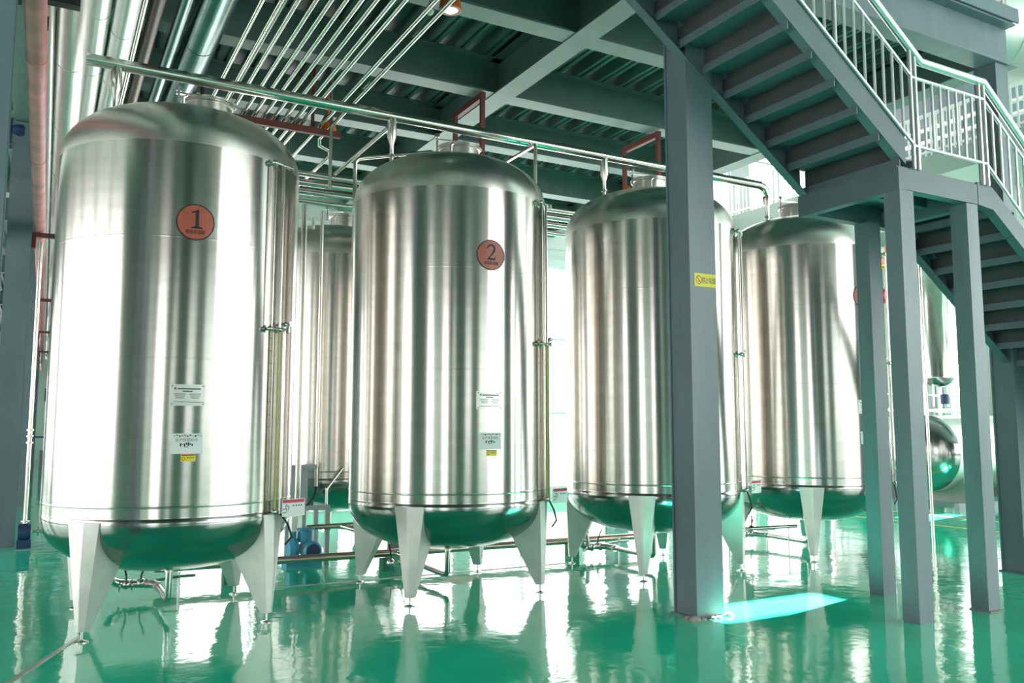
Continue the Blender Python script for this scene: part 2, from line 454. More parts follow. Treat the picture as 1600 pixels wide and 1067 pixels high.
def make_tank(loc, label, number=None, gauge=True, plates=True, tagcard=True, manhole=True, vent=True):
    t = thing('storage_tank', loc, label, 'tank', 'upright stainless storage tanks')
    O = Vector(loc)
    def P(name, mb, mat, par=t, **k):
        mb.v = [(v[0]+O.x, v[1]+O.y, v[2]+O.z) for v in mb.v]
        return mk(name, mb, mat, par, **k)
    # shell with weld belts
    prof = [(R-.002, ZBS), (R+.001, ZBS+.003), (R, ZBS+.008), (R, ZBS+.012), (R, ZBS+.074), (R, ZBS+.078), (R+.003, ZBS+.081), (R+.003, ZBS+.087), (R, ZBS+.09), (R, ZBS+.094),
            (R, 1.992), (R, 1.996), (R+.0005, 2.0), (R, 2.004), (R, 2.008), (R, 2.892), (R, 2.896), (R+.0005, 2.90), (R, 2.904), (R, 2.908), (R, ZTS-.012), (R, ZTS-.006), (R, ZTS)]
    P('tank_shell', MB().lathe(prof, n=128), 'shell', ang=50)
    P('top_dome', MB().lathe([(R, ZTS)]+[(r, z) for r, z in reversed(ell(20, R, ZTS+.002, ZTT))], n=128), 'dome', ang=50)
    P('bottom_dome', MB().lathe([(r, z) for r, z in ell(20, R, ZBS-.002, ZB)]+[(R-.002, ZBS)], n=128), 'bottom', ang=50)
    # four tapered folded-plate legs with levelling feet
    for sx, sy in ((-1, -1), (1, -1), (1, 1), (-1, 1)):
        d = Vector((sx, sy, 0)).normalized(); s = Vector((-d.y, d.x, 0))
        def ring(rin, rout, w, cham, z):
            # cross section: narrow crest outside, folded sides going back to the tank
            return [d*rin+s*w*.5+Vector((0, 0, z)), d*(rout-cham)+s*w*.5+Vector((0, 0, z)), d*rout+s*w*.06+Vector((0, 0, z)),
                    d*rout-s*w*.06+Vector((0, 0, z)), d*(rout-cham)-s*w*.5+Vector((0, 0, z)), d*rin-s*w*.5+Vector((0, 0, z))]
        top = ring(.52, .957, .27, .016, ZBS-.02); mid = ring(.70, .962, .166, .028, .42); bot = ring(.87, .945, .078, .018, .075)
        vs = top+mid+bot; n = 6
        fs = [tuple(range(6)), tuple(range(17, 11, -1))]
        for q in (0, 6):
            fs += [(q+i, q+(i+1) % n, q+n+(i+1) % n, q+n+i) for i in range(n)]
        lg = P('leg', MB().add(vs, fs), 'leg', ang=12)
        f = d*.905
        P('levelling_foot', MB().lathe([(0, 0), (.045, 0), (.045, .006), (.012, .014), (.008, .016), (.008, .08), (0, .08)], f, 16), 'fitting', lg)
    # bottom outlet
    P('bottom_outlet', MB().tube([(0, 0, ZB+.02), (0, 0, .15), (0, .03, .12), (0, .07, .11), (0, .72, .115)], .028, 12).lathe([(.023, ZB-.045), (.034, ZB-.045), (.034, ZB-.015), (.023, ZB-.015)], n=16), 'fitting')
    if manhole:
        c = (.2, .22)
        mh = P('manhole', MB().lathe([(.2, 4.0), (.2, 4.33), (.215, 4.335), (.215, 4.35), (0, 4.35)], (c[0], c[1], 0), 40), 'dome')
        P('manhole_lid', MB().lathe([(.222, 4.352), (.222, 4.368), (.19, 4.375), (.1, 4.40), (0, 4.41)], (c[0], c[1], 0), 40), 'dome', mh)
        arm = MB().bar((c[0]-.27, c[1], 4.415), (c[0]-.02, c[1], 4.435), .03, .014).bar((c[0]-.02, c[1], 4.435), (c[0]+.24, c[1], 4.40), .03, .014)
        arm.cyl((c[0]-.25, c[1], 4.28), (c[0]-.25, c[1], 4.46), .011, 8).cyl((c[0]-.25, c[1], 4.44), (c[0]-.25, c[1], 4.475), .026, 10)
        arm.cyl((c[0]+.23, c[1]-.04, 4.375), (c[0]+.23, c[1]+.04, 4.375), .016, 8)
        P('clamp_arm', arm, 'fitting', mh)
        sv = MB().tube([(-.05, -.12, 4.09), (-.05, -.12, 4.26), (-.02, -.12, 4.28)], .012, 8)
        P('safety_valve', sv, 'fitting')
    if gauge:
        def at(deg, r, z): a = math.radians(deg); return Vector((r*math.cos(a), r*math.sin(a), z))
        # top and middle branch fittings
        gs = []
        for z, dg in ((3.60, -55), (2.27, -55)):
            g = MB(); gs.append(g)
            g.tube([at(dg, R-.01, z), at(dg, R+.05, z), at(-49, R+.055, z+.005), at(-43, R+.06, z+.01)], .011, 8)
            g.cyl(at(dg, R-.005, z), at(dg, R+.012, z), .03, 12)
            g.sphere(at(dg, R+.045, z), .022, 10); g.sphere(at(-49, R+.055, z), .02, 10); g.cyl(at(-42.5, R+.06, z-.012), at(-42.2, R+.06, z+.03), .018, 10)
        g.tube([at(-49, R+.055, 2.31), at(-46, R+.06, 2.32), at(-41, R+.06, 2.325)], .011, 8); g.sphere(at(-45, R+.06, 2.32), .019, 10)
        g.cyl(at(-41, R+.06, 2.31), at(-41, R+.06, 2.35), .018, 10)
        ga = P('level_gauge', gs[0], 'fitting'); P('gauge_valve', gs[1], 'fitting', ga)
        P('gauge_valve', MB().tube([at(-49, R-.0, .84), at(-49, R+.05, .84)], .012, 8).sphere(at(-49, R+.05, .85), .022, 10), 'fitting', ga)
        P('gauge_valve', MB().tube([at(-44, R-.0, .83), at(-44, R+.05, .83)], .012, 8), 'fitting', ga)
        P('gauge_pipe', MB().cyl(at(-54, R+.045, 3.60), at(-54, R+.045, 2.27), .007, 8), 'pipe', ga)
        P('sight_glass', MB().cyl(at(-49, R+.055, 3.60), at(-49, R+.055, 2.28), .010, 8), 'pipe', ga)
        mk2 = P('sight_glass', MB().cyl(at(-49, R+.052, 2.26), at(-49, R+.052, .85), .0095, 8), 'sight' if number in (1, 2) else 'pipe', ga)
        if number in (1, 2): mk2['label'] = 'yellow-green lower sight tube'
        P('gauge_pipe', MB().cyl(at(-44.5, R+.05, 2.31), at(-44.5, R+.05, .83), .011, 8), 'pipe', ga)
        tk = MB()
        for i in range(13):
            z = 1.0+i*.1; arcpatch(tk, R+.0035, math.radians(-51.6), math.radians(-50.5), z, z+.004, 2)
        P('gauge_scale', tk, 'ink', ga, smooth=False)
    if tagcard:
        a = math.radians(-47); c = Vector((1.035*math.cos(a), 1.035*math.sin(a), .88))
        u = Vector((.95, .30, 0)).normalized(); nrm = Vector((u.y, -u.x, 0)); w, h = .20, .135
        def card(x, y, e=0): return c+u*x+Vector((0, 0, y))+nrm*(.02*math.sin((x+.02)*12)+e)
        def grid(x0, x1, y0, y1, e, n=6, th=None):
            m = MB(); vs = []; fs = []
            for i in range(n+1):
                x = x0+(x1-x0)*i/n; vs += [card(x, y0, e), card(x, y1, e)]
            fs = [(2*i, 2*i+2, 2*i+3, 2*i+1) for i in range(n)]
            if th:
                k = len(vs)
                for i in range(n+1):
                    x = x0+(x1-x0)*i/n; vs += [card(x, y0, e-th), card(x, y1, e-th)]
                fs += [(k+2*i+1, k+2*i+3, k+2*i+2, k+2*i) for i in range(n)]
                fs += [(2*i+1, 2*i+3, k+2*i+3, k+2*i+1) for i in range(n)]+[(k+2*i, k+2*i+2, 2*i+2, 2*i) for i in range(n)]
                fs += [(0, 1, k+1, k), (2*n, k+2*n, k+2*n+1, 2*n+1)]
            return m.add(vs, fs)
        tg = P('hanging_tag', grid(.0, w, -.07, h-.07, 0, 6, .002), 'white')
        tg['label'] = 'white hanging card with a red header'
        P('tag_header', grid(.004, w-.006, .035, .060, .001, 6), 'tagred', tg)
        m = MB()
        for x, y, ln, ang_ in ((.03, .015, .03, 1.1), (.045, .01, .025, 2.4), (.02, -.01, .035, .3), (.035, -.02, .03, 1.9), (.018, -.038, .03, .2), (.05, -.005, .03, 1.4)):
            dx, dy = math.cos(ang_)*ln/2, math.sin(ang_)*ln/2; px, py = -math.sin(ang_)*.003, math.cos(ang_)*.003
            m.add([card(x-dx-px, y-dy-py, .0015), card(x+dx-px, y+dy-py, .0015), card(x+dx+px, y+dy+py, .0015), card(x-dx+px, y-dy+py, .0015)], [(0, 1, 2, 3)])
        for i in range(4):
            x = .085+i*.024; m.add([card(x, .006, .0015), card(x+.012, .006, .0015), card(x+.012, .02, .0015), card(x, .02, .0015)], [(0, 1, 2, 3)])
        P('handwriting', m, 'ink', tg, smooth=False)
        P('gauge_hose', MB().tube([at(-44, R+.05, .83), at(-40, R+.08, .74), at(-38, R+.1, .64), at(-40, R+.06, .58)], .008, 8), 'rubber')
    if plates:
        an = math.radians(-92)
        pl = P('nameplate', slab(R+.001, math.radians(-92.6), 1.735, .245, .155), 'plate', smooth=False)
        m = MB(); rr = R+.0062
        def line(a, z, w, h=.006): arcpatch(m, rr, math.radians(-92.6)+a-w/2/rr, math.radians(-92.6)+a+w/2/rr, z-h/2, z+h/2, 3)
        line(.01, 1.78, .16, .01); line(0, 1.762, .07, .008); line(-.09, 1.782, .014, .014)
        for k in range(3): line(-.055, 1.742-k*.014, .08-.01*k, .005); line(.055, 1.742-k*.014, .08-.012*k, .005)
        line(-.04, 1.685, .11, .004); line(.07, 1.683, .1, .004)
        P('engraving', m, 'ink', pl, smooth=False)
        m = MB()
        for a in (-.122, .122):
            for z in (1.67, 1.80): m.sphere((rr*math.cos(an-.01+a*.92), rr*math.sin(an-.01+a*.92), z), .005, 8)
        P('rivets', m, 'ink', pl)
        pn = P('paper_notice', slab(R+.001, math.radians(-92.2), 1.385, .215, .145, .002), 'white', smooth=False)
        hd = text_mb('生产状态标示', .026, wrap(R+.0042, math.radians(-92.2), 1.41))
        P('heading', hd, 'ink', pn, smooth=False)
        m = MB(); rr = R+.0042
        for k in range(11):
            a = math.radians(-92.2)+(-.09+k*.018)/rr; arcpatch(m, rr, a, a+.012, 1.438+.004*math.sin(k*2.2), 1.442+.007*math.sin(k*1.3)**2, 1)
        for k in range(7):
            a = math.radians(-92.2)+(-.045+k*.013)/rr; arcpatch(m, rr, a, a+.010, 1.372-.006*math.cos(k*3), 1.388+.006*math.sin(k*5), 1)
        for k in range(3):
            a = math.radians(-92.2)+(-.015+k*.01)/rr; arcpatch(m, rr, a, a+.006, 1.358, 1.364, 1)
        P('handwriting', m, 'black', pn, smooth=False)
        ws = P('warning_sticker', slab(R+.001, math.radians(-91.3), 1.283, .10, .052, .002), 'yellow', smooth=False)
        m = MB(); arcpatch(m, R+.004, math.radians(-91.3)-.046/R, math.radians(-91.3)+.046/R, 1.298, 1.307)
        for k in range(12):
            a = math.radians(-91.3)-.034/R+2*PI*0; b0 = 2*PI*k/12; b1 = b0+.55
            m.add([((R+.004)*math.cos(a+r*math.cos(b)/R), (R+.004)*math.sin(a+r*math.cos(b)/R), 1.277+r*math.sin(b)) for r, b in ((.010, b0), (.013, b0), (.013, b1), (.010, b1))], [(0, 1, 2, 3)])
        P('warning_print', m, 'redprint', ws, smooth=False)
        m = MB()
        for k in range(4): arcpatch(m, R+.004, math.radians(-91.3)+(-.008+k*.013)/R, math.radians(-91.3)+(k*.013)/R, 1.28, 1.288, 1)
        P('lettering', m, 'ink', ws, smooth=False)
    if number:
        an = math.radians(-92); z0 = 3.015; rs = .137
        def disc(rad, r):
            vs = [(rad*math.cos(an), rad*math.sin(an), z0)]
            fs = []; rings = 4; n = 48
            for q in range(1, rings+1):
                for i in range(n):
                    a = 2*PI*i/n; x = r*q/rings*math.cos(a); vs.append((rad*math.cos(an+x/rad), rad*math.sin(an+x/rad), z0+r*q/rings*math.sin(a)))
            for i in range(n): fs.append((0, 1+i, 1+(i+1) % n))
            for q in range(rings-1):
                for i in range(n): fs.append((1+q*n+i, 1+q*n+n+i, 1+q*n+n+(i+1) % n, 1+q*n+(i+1) % n))
            return MB().add(vs, fs)
        sg = P('number_sign', disc(R+.003, rs), 'sign_rim')
        sg['label'] = 'round orange-red number sign with a dark rim'
        P('sign_face', disc(R+.0045, rs*.93), 'sign_red', sg)
        W = wrap(R+.006, an, z0)
        polys = {1: [[(-.004, -.03), (-.004, .072), (-.03, .066), (-.034, .074), (-.006, .086), (.020, .1), (.020, -.03)], [(-.034, -.048), (-.034, -.040), (-.004, -.03), (.020, -.03), (.048, -.040), (.048, -.048)]]}
        m = MB()
        if number == 1:
            for pl_ in polys[1]: m.add([W(x+.002, y) for x, y in pl_], [tuple(range(len(pl_)))])
        elif number == 2:
            # serifed 2 drawn as a stroke of varying width
            st_ = [(-.036, .058, .006), (-.026, .078, .012), (-.008, .09, .013), (.010, .089, .014), (.025, .078, .017), (.032, .058, .019), (.027, .036, .018), (.012, .012, .013), (-.012, -.016, .008), (-.034, -.038, .005)]
            L = []; Rr = []
            for i, (x, y, w) in enumerate(st_):
                a = st_[max(0, i-1)]; b = st_[min(len(st_)-1, i+1)]; tx, ty = b[0]-a[0], b[1]-a[1]; l = math.hypot(tx, ty); nx, ny = -ty/l, tx/l
                L.append((x+nx*w*.6, y+ny*w*.6)); Rr.append((x-nx*w*.6, y-ny*w*.6))
            for i in range(len(st_)-1): m.add([W(*L[i]), W(*L[i+1]), W(*Rr[i+1]), W(*Rr[i])], [(0, 1, 2, 3)])
            for q in ([(-.042, -.046), (-.030, -.026), (.036, -.026), (.040, -.046)], [(.034, -.046), (.030, -.026), (.040, -.010), (.044, -.014)]):
                m.add([W(*p) for p in q], [(0, 1, 2, 3)])
        else:
            m = text_mb(str(number), .19, lambda x, y: W(x, y+.03))
        P('numeral', m, 'black', sg, smooth=False)
        P('lettering', text_mb('葡萄原酒罐', .034, lambda x, y: W(x*.8, y-.076)), 'black', sg, smooth=False)
    return t

TX = [.95, 3.42, 5.86, 8.27]
make_tank((TX[0], 7.45, 0), 'nearest big stainless tank, round red sign with numeral one, at left', 1)
make_tank((TX[1], 7.45, 0), 'big stainless tank with round red sign numeral two, left of centre', 2)
make_tank((TX[2], 7.42, 0), 'third stainless tank in the row, partly behind the wide grey column', 3)
make_tank((TX[3], 7.45, 0), 'farthest tank of the front row, behind the stair columns', 4)
rear = make_tank((3.40, 11.2, 0), 'rear stainless tank seen in the gap between tanks one and two', None, False, False, False)
rear.scale = (1, 1, 1.025)

# ---------------------------------------------------------------- manifold pipe over the row
t = thing('manifold_pipe', (0.15, 7.45, 4.48), 'long polished steel pipe running over the row of tanks with reducers down to each dome', 'pipe')
ym = 7.45; zm = 4.485
xe = 7.74
mk('main_run', MB().tube([(.16, ym, zm), (xe-.12, ym, zm), (xe-.04, ym, zm-.03), (xe, ym, zm-.12)], .05, 18), 'pipe', t)
for x in (2.67, 6.1): mk('weld_ring', MB().tube([(x-.004, ym, zm), (x+.004, ym, zm)], .0515, 18), 'fitting', t)
for i, x in enumerate((.39, 2.80, 5.28, xe)):
    zt = 4.46
    pr = [(.043, zt), (.043, 4.27), (.02, 4.20), (.02, 3.97)] if i < 3 else [(.05, 4.37), (.05, 4.30), (.026, 4.22), (.022, 3.95)]
    d = mk('reducer_drop', MB().lathe(pr, (x, ym, 0), 18), 'pipe', t)
    mk('clamp', MB().lathe([(.02, 4.08), (.034, 4.085), (.034, 4.105), (.02, 4.11)], (x, ym, 0), 14).cyl((x, ym, 4.095), (x+.06, ym-.02, 4.095), .008, 8), 'fitting', d)

# ---------------------------------------------------------------- parallel pipe rack
pxs = [1.42, 1.56, 1.625, 1.68, 1.81, 1.92, 2.03, 2.14, 2.25, 2.37, 2.46, 2.68, 2.80]
for i, x in enumerate(pxs):
    r = .012 if i == 2 else .021
    zz = 5.03 if i != 2 else 5.10
    ye = 12.4
    t_ = 'thin' if i == 2 else 'polished'
    ordw = ['first (leftmost)', 'second', 'third', 'fourth', 'fifth', 'sixth', 'seventh', 'eighth', 'ninth', 'tenth', 'eleventh', 'twelfth', 'last (rightmost)'][i]
    if i >= 12: pts = [(x, 3.0, zz), (x, 9.95, zz), (x+.02, 10.02, zz-.06), (x+.16, 10.05, zz-.10), (x+.18, 10.12, zz-.14), (x+.18, 11.8, zz-.14)]
    else: pts = [(x, 3.0, zz), (x, ye, zz), (x, ye+.06, zz-.05), (x, ye+.08, 4.55)]
    mb = MB().tube(pts, r, 12)
    for yw in ((8.1 if i in (4, 8) else 7.0+.37*i), ): mb.tube([(x, yw, zz), (x, yw+.012, zz)], r+.003, 12)
    single('ceiling_pipe', mb, 'pipe', '%s of the thirteen parallel %s steel pipes slanting under the deck' % (ordw, t_), 'pipe', 'parallel steel pipes under the deck')
hang = thing('pipe_hanger', (2.3, 9.55, 4.9), 'dark red iron bar carrying the parallel pipes, behind the domes', 'bracket')
mk('cross_bar', MB().box(1.3, 2.93, 9.52, 9.58, 4.93, 5.005), 'red_iron', hang, smooth=False)
for x in (1.36, 2.60): mk('hanger_rod', MB().box(x-.015, x+.015, 9.53, 9.57, 5.005, 5.98), 'red_iron', hang, smooth=False)
hang2 = thing('pipe_hanger', (2.1, 6.1, 4.9), 'iron bar carrying the parallel pipes near the top edge of the photo', 'bracket')
mk('cross_bar', MB().box(1.3, 2.93, 5.7, 5.76, 4.93, 5.005), 'red_iron', hang2, smooth=False)
for x in (1.36, 2.9): mk('hanger_rod', MB().box(x-.015, x+.015, 5.71, 5.75, 5.005, 5.98), 'red_iron', hang2, smooth=False)

# insulated pipes on the upper left
def cladpipe(name, x, z, r, y0, y1, mat, label, seams=(), cat='pipe', group=None, end=None):
    pts = [(x, y0, z), (x, y1, z)]
    mb = MB().tube(pts, r, 28)
    o = thing(name, (x, y0, z), label, cat, group)
    mk('pipe_body', mb, mat, o)
    if mat in ('clad', 'clad_dark', 'redbrown', 'pipe') and y1 == 14.5:
        for y in (8.83, 12.3): mk('hanger_rod', MB().cyl((x, y, z+r), (x, y, 5.53), .006, 6), 'fitting', o)
    for y in seams: mk('cladding_seam', MB().tube([(x, y, z), (x, y+.02, z)], r+.004, 28), mat, o)
    return o
cladpipe('insulated_pipe', .05, 4.40, .108, 5.98, 40, 'clad', 'wide bright aluminium-clad pipe running away just left of tank one', (7.3, 8.9, 10.6, 14, 17, 21, 26))
cladpipe('insulated_pipe', -.097, 4.36, .035, 5.98, 40, 'clad', 'narrower clad pipe beside the wide bright one, on its left')
cladpipe('insulated_pipe', .235, 5.0, .098, 4.5, 14.5, 'clad', 'bright clad ceiling pipe, left one of the pair above tank one', (7.6, 8.9))
cladpipe('insulated_pipe', .445, 5.0, .098, 4.5, 14.5, 'clad', 'bright clad ceiling pipe, right one of the pair above tank one', (7.9, 9.1))
cladpipe('steel_pipe', .572, 5.02, .022, 4.5, 14.5, 'pipe', 'thin bright steel pipe beside the pair of clad ceiling pipes')
cladpipe('painted_pipe', .68, 5.1, .06, 4.5, 14.5, 'redbrown', 'red-brown painted pipe under the deck, right of the bright clad pair')
cladpipe('insulated_pipe', .89, 5.1, .055, 4.5, 14.5, 'clad_dark', 'slim dark green-grey clad pipe under the deck above tank one')
cladpipe('insulated_pipe', 1.14, 5.18, .155, 4.5, 14.5, 'clad_dark', 'thick dark clad pipe under the deck above the manhole of tank one', (8.2, 10.5))
# faded red pipe down the column row with its brackets
cladpipe('fire_pipe', -.17, 4.13, .066, 5.5, 44, 'pink', 'faded pink-red pipe running away along the left columns', (6.7, 9.3, 12, 16, 21))
cladpipe('fire_pipe', -.155, 4.78, .05, 5.5, 44, 'red', 'bright red pipe high up behind the faded pink one')
cladpipe('insulated_pipe', -.75, 4.02, .13, 5.5, 13.8, 'clad', 'bright clad pipe cut by the left edge of the photo, beyond the near column')
for k, y in enumerate((12.6, 19.1, 25.6, 32.3)):
    single('pipe_bracket', MB().box(-.25, .17, y-.04, y+.04, 4.0, 4.055).box(-.25, -.2, y-.04, y+.04, 3.85, 4.0), 'red_iron', 'dark bracket on the %s column of the left row, under the pink pipe' % ('nearest', 'second', 'third', 'fourth')[k], 'bracket', 'pipe brackets on the left columns', smooth=False)
single('pipe_bracket', MB().box(-.25, .08, 5.98, 6.06, 4.24, 4.30).box(-.32, -.25, 5.5, 6.06, 4.20, 4.3), 'rubber', 'black bracket beneath the pipes in the top left corner', 'bracket', smooth=False)
single('pipe_bracket', MB().box(-.24, -.10, 6.3, 6.38, 4.2, 4.27).box(-.24, -.18, 6.3, 6.38, 4.27, 5.5), 'rubber', 'black hanger over the pink pipe near the top left corner', 'bracket', smooth=False)

# ---------------------------------------------------------------- rear bundle of pipes along the row
for k, (dy, z) in enumerate(((0, 4.58), (.0, 4.47), (.02, 4.36), (.04, 4.25))):
    single('header_pipe', MB().tube([(1.2, 10+dy, z), (8.8, 10+dy, z)], (.036, .044, .036, .03)[k], 14), 'pipe',
           '%s of four level steel pipes crossing behind the front tanks' % ('topmost', 'second from top', 'third from top', 'lowest')[k], 'pipe', 'level pipe bundle behind the tanks')
def rodset(): pass
def pipe1(name, pts, r, label, mat='pipe', cat='pipe', group=None, n=12):
    return single(name, MB().tube(pts, r, n), mat, label, cat, group)
pipe1('riser_pipe', [(2.90, 10.1, .8), (2.90, 10.1, 4.18)], .022, 'thin bright upright pipe in front of the rear tank')
pipe1('riser_pipe', [(2.78, 9.4, 4.25), (2.78, 9.4, 5.97)], .02, 'short upright pipe dropping from the deck behind tank one')
pipe1('riser_pipe', [(2.62, 10.75, 3.9), (2.62, 10.75, 5.5)], .022, 'upright pipe right beside the dome of tank one, over the rear tank')
pipe1('riser_pipe', [(2.93, 10.6, 4.2), (2.93, 10.6, 3.98)], .022, 'stub of pipe below the level pipe bundle')
pipe1('branch_pipe', [(2.99, 8.05, 4.60), (2.99, 9.9, 4.60)], .022, 'slanting steel pipe behind the drop of tank two')
pipe1('vent_pipe', [(2.62, 8.0, 3.2), (2.62, 8.0, 4.16), (2.66, 8.0, 4.20), (3.42, 7.95, 4.38), (3.46, 7.94, 4.36), (3.47, 7.93, 4.02)], .019, 'bent vent pipe rising left of tank two and ending on its dome')
pipe1('vent_pipe', [(4.30, 7.28, 3.6), (4.30, 7.28, 4.38), (4.33, 7.34, 4.42), (4.35, 8.6, 4.42)], .019, 'upright vent pipe rising from the gauge of tank two, bent back at the top')
pipe1('riser_pipe', [(2.36, 8.9, .58), (2.36, 8.9, 3.9)], .03, 'upright pipe hugging the right side of tank one')
pipe1('hose', [(2.90, 10.1, .81), (2.90, 10.1, .76), (2.86, 10.05, .66), (2.7, 9.9, .55), (2.42, 9.75, .50)], .014, 'black hose hanging under the bright upright pipe', 'rubber', 'hose')
pipe1('drain_pipe', [(3.25, 10.2, 1.0), (2.97, 9.9, .78), (2.97, 9.9, .70), (2.97, 9.9, .38), (3.0, 9.9, .34), (3.45, 9.9, .28)], .017, 'crooked small pipe under the rear tank')

# red U-shaped hangers on the beams
for (x, lab, yb) in ((4.42, 'dark red U-shaped hanger frame above tank two', 8.9), (7.12, 'dark red U-shaped hanger frame above tank three', 8.95)):
    h = thing('hanger_frame', (x, 9.2, 4.2), lab, 'bracket', 'dark red hanger frames under the beams')
    mk('top_bar', MB().box(x-.03, x+.03, yb-.2, yb+.62, 5.42, 5.50), 'red_iron', h, smooth=False)
    for y in (yb-.17, yb+.59): mk('hanger_post', MB().box(x-.025, x+.025, y-.025, y+.025, 4.62 if y > yb else 4.35, 5.42), 'red_iron', h, smooth=False)

# lamps
def lamp(p, label, mat='lamp', r=.1):
    l = thing('ceiling_lamp', p, label, 'lamp', 'round lamps under the deck')
    x, y, z = p
    mk('lamp_ring', MB().lathe([(r*.72, z), (r, z), (r*1.05, z+.03), (r*.9, z+.1), (r*.4, z+.2), (0.02, z+.22), (.012, z+.5)], (x, y, 0), 28), 'orange', l)
    mk('lamp_lens', MB().lathe([(0, z-.015), (r*.5, z-.01), (r*.72, z+.005)], (x, y, 0), 28), mat, l)
lamp((3.08, 6.74, 5.3), 'round orange-rimmed lamp at the top edge, right of the parallel pipes')
lamp((2.83, 9.72, 5.05), 'round orange-rimmed lamp behind the end of the red hanger bar')
b = thing('smoke_detector', (2.86, 6.70, 5.3), 'small white round detector among the parallel pipes', 'detector')
mk('detector_head', MB().sphere((2.86, 6.70, 5.22), .035, 14), 'lamp_off', b)
mk('stem', MB().cyl((2.86, 6.70, 5.25), (2.86, 6.70, 5.97), .006, 8), 'fitting', b)
al = thing('alarm_horn', (6.95, 9.25, 4.8), 'small orange alarm beside the red post above tank three', 'alarm')
mk('alarm_body', MB().lathe([(0, 4.68), (.06, 4.69), (.07, 4.75), (.03, 4.84), (0, 4.85)], (6.95, 9.25, 0), 14), 'orange', al)

# ================================================================ STAIRCASE
YN, YF = 4.30, 5.32      # near and far stringer planes
stair = thing('staircase', (6.5, 4.8, 0), 'blue-grey steel staircase with a mid landing and stainless railings, at upper right', 'staircase')
def stringer(y0, y1, x0, z0, x1, z1, h):
    """plate between (x0,z0) and (x1,z1) bottom edge, vertical depth h, plus a lip flange"""
    mb = MB().prism([(x0, z0), (x1, z1), (x1, z1+h), (x0, z0+h)], 'y', y0, y1)
    return mb
SL = .71
xt = 2.55; zt_ = 3.63+SL*(6.04-xt)
zb2 = 3.40-SL*(11.95-7.2)
def chan(ya, side, pts, h):
    """channel stringer along polyline of bottom edge points (x,z); side = direction of flanges"""
    mb = MB()
    for (p, q) in zip(pts, pts[1:]):
        mb.prism([p, q, (q[0], q[1]+h), (p[0], p[1]+h)], 'y', ya, ya+.012*side)
        for dz in (0, h-.012):
            mb.prism([(p[0], p[1]+dz), (q[0], q[1]+dz), (q[0], q[1]+dz+.012), (p[0], p[1]+dz+.012)], 'y', ya+.012*side, ya+.085*side)
    return mb
mk('stringer', chan(YN, 1, [(xt, zt_), (6.04, 3.63)], .29), 'stair', stair, smooth=False)
mk('stringer', chan(YF, -1, [(xt, 3.60+SL*(5.94-xt)), (5.94, 3.60)], .27), 'stair', stair, smooth=False)
mk('stringer', chan(YN, 1, [(6.99, 3.42), (7.2, 3.40), (11.95, 0.02)], .20), 'stair', stair, smooth=False)
mk('stringer', chan(YF, -1, [(6.80, 3.42), (7.2, 3.40), (11.95, 0.02)], .20), 'stair', stair, smooth=False)
# treads and risers
run, rise = .2455, .1745
k = 0; x = 5.74+run; z = 3.84-rise
while z < 6.05:
    mb = MB()
    mb.box(x, x+run+.03, YN+.012, YF-.012, z, z+.012)              # tread plate
    mb.box(x-.012, x, YN+.012, YF-.012, z-.055, z+.012)              # downturned back lip
    mk('tread', mb, 'stair', stair, smooth=False)
    mk('riser', MB().box(x+.022, x+.032, YN+.012, YF-.012, z+.013, z+rise-.001), 'riser', stair, smooth=False)
    x -= run; z += rise
x = 7.25; z = 3.60-rise-.01
while z > .1:
    mb = MB()
    mb.box(x, x+run+.03, YN+.012, YF-.012, z, z+.012); mb.box(x-.012, x, YN+.012, YF-.012, z-.055, z+.012)
    mk('riser', MB().box(x+.022, x+.032, YN+.012, YF-.012, z+.013, z+rise-.001), 'riser', stair, smooth=False)
    mk('tread', mb, 'stair', stair, smooth=False)
    x += run; z -= rise
# landing
mk('landing_plate', MB().box(5.95, 7.2, YN+.02, YF, 3.60, 3.615), 'stair', stair, smooth=False)
for (a) in ((5.94, 6.03, YN, YF+.02), (6.98, 7.07, YN+.09, YF-.09)):
    mk('landing_beam', MB().box(a[0], a[1], a[2], a[3], 3.41, 3.598), 'stair', stair, smooth=False)
for y0 in (YN, YF-.07):
    mk('landing_beam', MB().box(6.03, 6.98, y0, y0+.09, 3.42, 3.598), 'stair', stair, smooth=False)
mk('landing_beam', MB().box(6.03, 6.98, 4.78, 4.85, 3.5, 3.598), 'stair', stair, smooth=False)
# columns under the landing
for (x0, x1, y0, y1) in ((5.945, 6.115, 4.302, 4.45), (6.82, 6.975, 4.302, 4.455), (6.65, 6.82, 5.16, 5.31)):
    tt = .012
    mk('support_column', MB().box(x0, x1, y0, y1, 0, 3.415), 'steel_paint', stair, smooth=False)
    if x0 > 6.7: mk('foot_plate', MB().box(x0-.01, x1+.02, y0-.02, y1+.01, 0, .01), 'taupe', stair, smooth=False)
